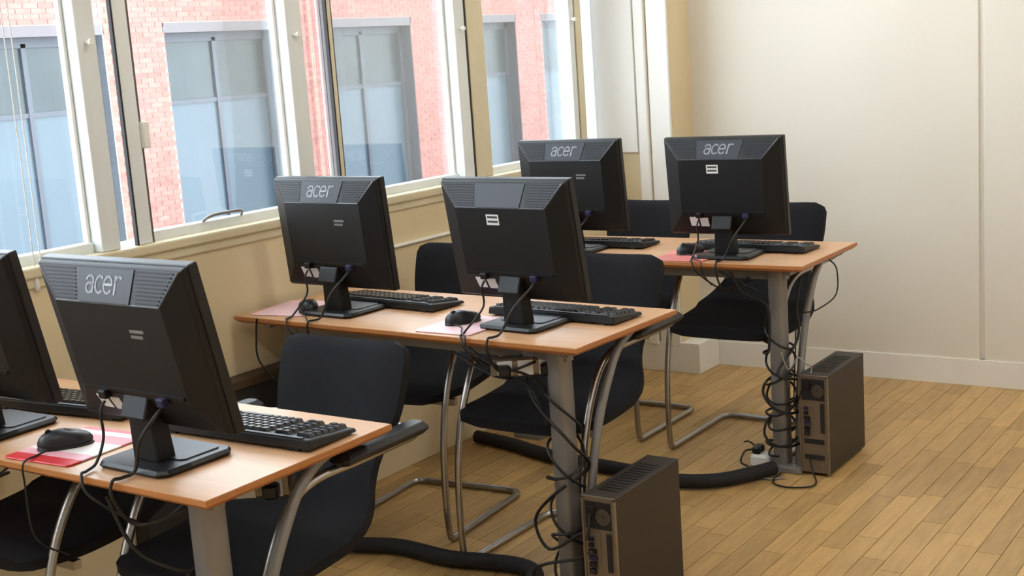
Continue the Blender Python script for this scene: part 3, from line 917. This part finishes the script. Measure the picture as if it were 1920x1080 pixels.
def wrap(i, z_top, z_bot, turns, ph, hand, r, rad, label, m='cable', seed=1):
    rn = random.Random(seed); c = leg_pos[i]; pts = []
    n = int(turns*8)
    ax, ay = rad, rad*1.12
    for k in range(n+1):
        t = k/n; an = ph + hand*2*math.pi*turns*t
        q = 1+.1*rn.random()
        zz = z_top+(z_bot-z_top)*t + .02*math.sin(3*an*.37+seed)
        pts.append(Vector((c.x+math.cos(an)*ax*q, c.y+math.sin(an)*ay*q, max(zz, .03))))
    return pts
# second desk: long crossings from the edge to the leg, then down the leg
c2 = leg_pos[1]
lead = [on_desk(1, -.36, .02, -.03), on_desk(1, -.28, .02, -.07), on_desk(1, -.20, .05, -.095)]
cable(lead + wrap(1, .57, .035, 3.3, math.radians(200), 1, 0, .043, '', seed=3), .004, MT['cable'], 'black cable winding thinly down the leg of the middle desk', 'leg_cable')
lead = [on_desk(1, -.42, .03, -.05), on_desk(1, -.30, .03, -.10), on_desk(1, -.20, .055, -.125)]
cable(lead + wrap(1, .50, .035, 2.8, math.radians(240), -1, 0, .046, '', seed=5), .004, MT['cable'], 'black cable crossing the other way down the leg of the middle desk', 'leg_cable')
cable([on_desk(1, -.25, .10, -.06), c2+Vector((-.05, -.055, .55)), c2+Vector((.05, -.05, .45)), c2+Vector((.052, .03, .36)), c2+Vector((-.01, -.055, .30)), c2+Vector((-.075, -.05, .22)), c2+Vector((-.03, -.06, .15)), c2+Vector((.06, -.05, .2)), c2+Vector((.09, -.07, .21)), Vector((-1.645, 2.615, .24)), Vector((-1.640, 2.625, .30))],
      .0045, MT['cable'], 'black cable looping off the middle desk leg into the tower', 'leg_cable')
cable([Vector((-1.64, 2.62, .20)), c2+Vector((.06, -.07, .14)), c2+Vector((-.04, -.075, .11)), c2+Vector((-.085, -.06, .07)), c2+Vector((-.05, -.06, .03)), c2+Vector((.0, -.05, .03))],
      .0045, MT['cable'], 'black cable loop low down on the middle desk leg', 'leg_cable')
# third desk: dense wrapping
for q, (zt, zb, tn, ph, hd, sd, lab) in enumerate(((.48, .05, 4.2, 3.6, 1, 11, 'black cable wound tightly round the farthest desk leg'), (.44, .05, 3.4, 4.4, -1, 13, 'black cable criss-crossing the farthest desk leg the other way'), (.36, .04, 2.6, 5.0, 1, 17, 'loose black cable loops round the lower farthest desk leg'))):
    lead = [on_desk(2, -.30+.04*q, .02, -.03), on_desk(2, -.22, .03, -.07-.03*q), on_desk(2, -.15, .06, -.12-.03*q)]
    if q == 2: lead = [on_desk(2, -.07, .16, -.06), on_desk(2, -.085, .15, -.16), on_desk(2, -.08, .14, -.27)]
    cable(lead + wrap(2, zt, zb, tn, ph, hd, 0, .043+.006*q, '', seed=sd), .004+.0004*q, MT['cable'], lab, 'leg_cable')
c3 = leg_pos[2]
cable([on_desk(2, -.03, .31, -.03), on_desk(2, -.0, .30, -.06), on_desk(2, .01, .26, -.14), on_desk(2, -.03, .19, -.18), on_desk(2, -.08, .15, -.20), on_desk(2, -.09, .14, -.32), on_desk(2, -.075, .08, -.5), Vector((-1.60, 3.915, .29))], .0025, MT['cable'],
      'thin grey-black cable bowing out from the end of the farthest desk', 'loop_cable')
cable([c3+Vector((.03, -.06, .42)), c3+Vector((.05, -.05, .36)), c3+Vector((.08, -.04, .40)), Vector((-1.585, 3.93, .38)), Vector((-1.575, 3.95, .36)), Vector((-1.585, 3.92, .30))], .0025, MT['cable_grey'], 'thin pale cable arching over the farthest tower', 'loop_cable')
cable([c3+Vector((.02, -.07, .006)), Vector((-1.66, 3.80, .006)), Vector((-1.60, 3.77, .006)), Vector((-1.535, 3.80, .006)), Vector((-1.53, 3.85, .006)), Vector((-1.56, 3.90, .02)), Vector((-1.575, 3.915, .06))], .003, MT['cable'], 'thin dark cable looping on the floor before the farthest tower', 'loop_cable')
cable([c3+Vector((-.06, -.09, .005)), c3+Vector((-.03, -.13, .005)), c3+Vector((.01, -.14, .005)), c3+Vector((.05, -.11, .005))], .003, MT['cable_grey'], 'short pale cable on the floor at the farthest desk foot', 'loop_cable')
cable([Vector((-2.2, 4.45, .46)), Vector((-2.1, 4.40, .40)), Vector((-2.0, 4.3, .385)), Vector((-1.85, 4.15, .40)), c3+Vector((-.045, .03, .42))], .003, MT['cable'], 'thin black cable sagging below the farthest right chair', 'loop_cable')
cable([on_desk(2, -.70, .03, -.03), on_desk(2, -.70, .06, -.12), on_desk(2, -.685, .08, -.2), on_desk(2, -.70, .10, -.3)], .003, MT['cable'], 'thin black cable hanging under the middle of the farthest desk', 'loop_cable')
cable([on_desk(1, -1.15, -.005, .0), on_desk(1, -1.16, -.004, -.05), on_desk(1, -1.165, .0, -.13), on_desk(1, -1.12, .03, -.2), on_desk(1, -1.08, .06, -.22)], .003, MT['cable'], 'thin black cable hanging by the window end leg of the middle desk', 'loop_cable')
# nearest desk: two turns round its leg
cable([on_desk(0, -.30, .02, -.04), on_desk(0, -.25, .03, -.14), on_desk(0, -.2, .08, -.19)] + wrap(0, .535, .035, 4.2, math.radians(190), 1, 0, .041, '', seed=2), .004, MT['cable'], 'black cable wound round the leg of the nearest desk', 'leg_cable')
cable(wrap(0, .52, .035, 3.4, math.radians(170), -1, 0, .043, '', seed=8), .0035, MT['cable'], 'black cable crossing over the leg of the nearest desk', 'leg_cable')

# black sleeves that carry the cables across the floor
def sleeve(pts, label):
    loc = Vector(pts[0])
    o = MB().tube([p-loc for p in spline(pts, 6)], .024, 12, rz=.024).build('cable_sleeve', MT['sleeve'], None, smooth=True)
    o.location = loc; tag(o, label, 'cable sleeve', 'black floor cable sleeves')
sleeve([(-2.83, 2.52, .026), (-2.70, 2.70, .026), (-2.541, 2.745, .026), (-2.409, 2.785, .026), (-2.225, 2.775, .026), (-2.114, 2.80, .026), (-2.01, 2.815, .026), (-1.935, 2.79, .026), (-1.90, 2.72, .026), (-1.86, 2.675, .026), (-1.80, 2.655, .026)],
       'black cable sleeve snaking over the floor to the middle desk leg')
sleeve([(-2.86, 3.80, .026), (-2.691, 3.771, .026), (-2.452, 3.70, .026), (-2.24, 3.677, .026), (-2.085, 3.662, .026), (-1.923, 3.64, .026), (-1.80, 3.70, .026), (-1.72, 3.82, .026), (-1.69, 3.88, .026)],
       'black cable sleeve curving over the floor to the farthest desk leg')

# power strips under the desks
def make_strip(nsock):
    r = empty('power_strip')
    L_ = .055*nsock+.02
    MB().cbox(-L_/2, L_/2, -.028, .028, -.024, .024, .006).build('body', MT['rear'], r)
    for k in range(nsock):
        x = -L_/2+.0375+.055*k
        MB().box(x-.02, x+.02, -.0295, -.026, -.02, .02).build('socket', MT['white'], r)
        if k % 2 == 0:
            MB().cbox(x-.016, x+.016, -.06, -.0285, -.018, .012, .005).build('plug', MT['black'], r)
    return r
for i, lx, ly, lab in ((0, -.20, .28, 'grey power strip with black plugs under the nearest desk'), (1, -.235, .10, 'grey power strip with black plugs under the middle desk')):
    p = make_strip(3)
    p.location = on_desk(i, lx, ly, -.085); p.rotation_euler = (0, 0, .6); tag(p, lab, 'power strip', 'power strips under the desks')
    MB().box(-.004, .004, -.004, .004, .02, .085-DT).build('hanger', MT['grey'], p)
ad = empty('power_adaptor', (-1.765, 3.96, .0))
MB().cbox(-.035, .035, -.03, .03, 0, .045, .008).build('body', MT['white'], ad)
for y_, z_ in ((-.012, .05), (.016, .05)):
    MB().cbox(-.03, .0, y_-.012, y_+.012, .044, .07, .005).build('plug', MT['black'], ad)
MB().tube(spline([(-.03, -.012, .058), (-.055, -.02, .05), (-.06, -.045, .02), (-.03, -.05, .008)]), .0035, 7).build('plug_lead', MT['cable'], ad, smooth=True)
MB().tube(spline([(-.03, .016, .06), (-.06, .03, .07), (-.085, .045, .062)]), .003, 7).build('plug_lead', MT['cable'], ad, smooth=True)
tag(ad, 'white plug adaptor with two black plugs at the foot of the farthest desk', 'adaptor')
